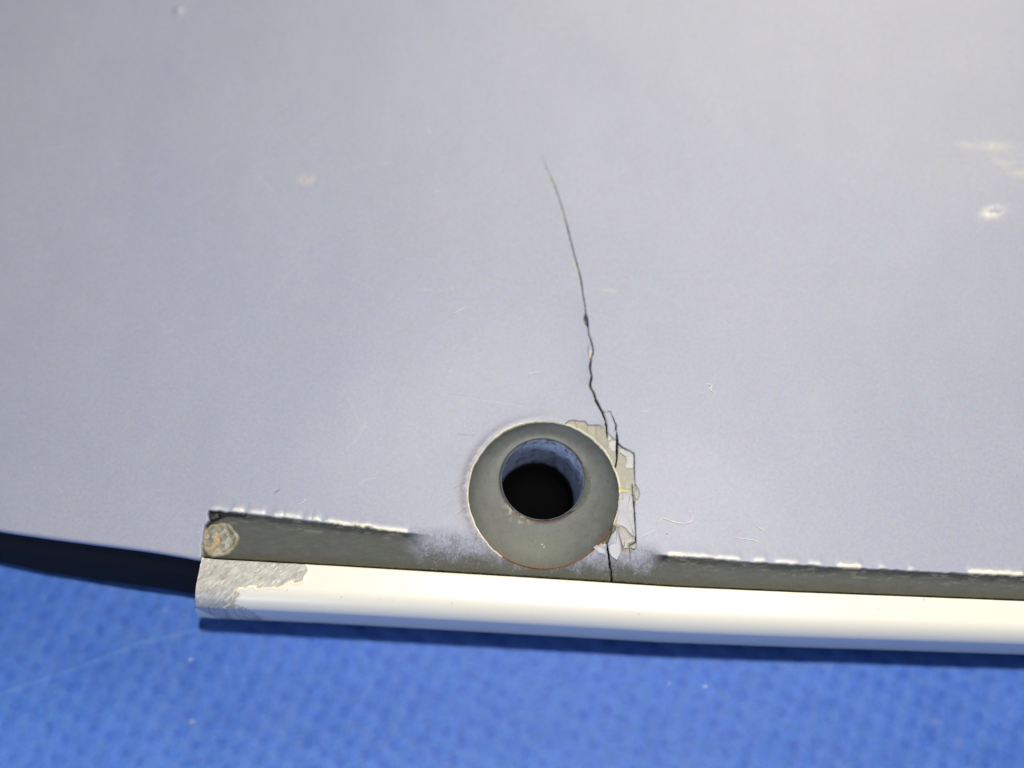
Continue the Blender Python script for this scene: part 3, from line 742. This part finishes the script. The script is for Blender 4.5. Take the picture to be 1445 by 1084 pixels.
for px, py, r_ in [(941, 754, .10), (1099, 545, .05), (928, 503, .05), (786, 309, .05), (568, 168, .06), (1029, 438, .04), (1097, 41, .05), (604, 853, .0), (634, 785, .0)]:
    if r_ == 0: continue
    x, y = P(px, py); pp.append((x, y, H+zsurf(x, y)[0], r_))
speck_cloud('dirt', pp, M_dark, 'a few dark dirt specks on the pale painted panel')

# ------------------------------------------------------------------ blue cloth
def cloth_z(x, y):
    u = (x*.95+y*.31); v = (-x*.31+y*.95)
    w = np.sin(2*np.pi*u/3.7+np.sin(v*.21)*.35)*np.sin(2*np.pi*v/4.3+np.sin(u*.23)*.35)
    return .06*w+(fbm(x*.12, y*.12, 401, 2)-.5)*.6+(fbm(x*1.5, y*1.5, 402, 3)-.5)*.04
cxs = axis([(-900, -90, 15), (-90, 90, .30), (90, 900, 15)])
cys = axis([(-900, -75, 15), (-75, 5, .28), (5, 900, 15)])
CX, CY = np.meshgrid(cxs, cys, indexing='ij')
CZ = cloth_z(CX, CY)
D, T = dist_poly(CX, CY, np.array([CAM[:2]+ray(a, b)[:2]*(-CAM[2]/ray(a, b)[2]) for a, b in [(-80, 1010), (0, 978), (110, 940), (200, 905), (300, 882)]]), 6)
CZ += .12*np.exp(-(np.minimum(D, 9)/.45)**2)-.1*np.exp(-(np.minimum(D, 9)/1.2)**2)
u = (CX*.95+CY*.31); v = (-CX*.31+CY*.95)
wv = np.sin(2*np.pi*u/3.7+np.sin(v*.21)*.35)*np.sin(2*np.pi*v/4.3+np.sin(u*.23)*.35)
cb = np.array([.058, .168, .60])
fz = fbm(CX*.9, CY*.9, 411, 4)
ccol = cb*(1+(fz-.5)[..., None]*.35)
dk = sstep(.1, 1.0, -wv+(fbm(CX*.45, CY*.45, 412, 3)-.5)*.8); ccol = lay(ccol, (.030, .108, .52), dk*.55)
lt = sstep(.46, .62, fbm(CX*.55, CY*.8, 413, 4)); ccol = lay(ccol, (.085, .22, .60), lt*.35)
ccol = lay(ccol, (.14, .30, .66), np.exp(-(np.minimum(D, 9)/.35)**2)*.28)
for a, b, rx, cl in [(1320, 1018, .8, (.15, .24, .58)), (1355, 1046, .35, (.18, .18, .4)), (268, 931, .3, (.4, .5, .75)), (996, 968, .3, (.4, .5, .75)), (945, 964, .2, (.5, .6, .9)), (232, 860, .3, (.2, .3, .65)), (270, 1018, .35, (.35, .35, .6)), (1300, 962, 1.2, (.08, .2, .58))]:
    d = ray(a, b); p_ = CAM+d*(-CAM[2]/d[2]); f_ = np.exp(-(((CX-p_[0])/rx)**2+((CY-p_[1])/(rx*.6))**2)); ccol = lay(ccol, cl, f_)
k0, k1 = CX.shape; i = np.arange(k0*k1).reshape(k0, k1)
f = np.stack([i[:-1, :-1], i[1:, :-1], i[1:, 1:], i[:-1, 1:]], 2).reshape(-1, 4)
M_cloth = attr_mat('blue_cloth', rough=.6, grain=.20, bump=.2, bscale=1500, chroma=.12)
cl = mesh_obj('table_cover', np.stack([CX, CY, CZ-.35], 2).reshape(-1, 3), f, M_cloth, None, ccol.reshape(-1, 3))
cl['kind'] = 'structure'; cl['label'] = 'bright blue textured vinyl cover under the panel'
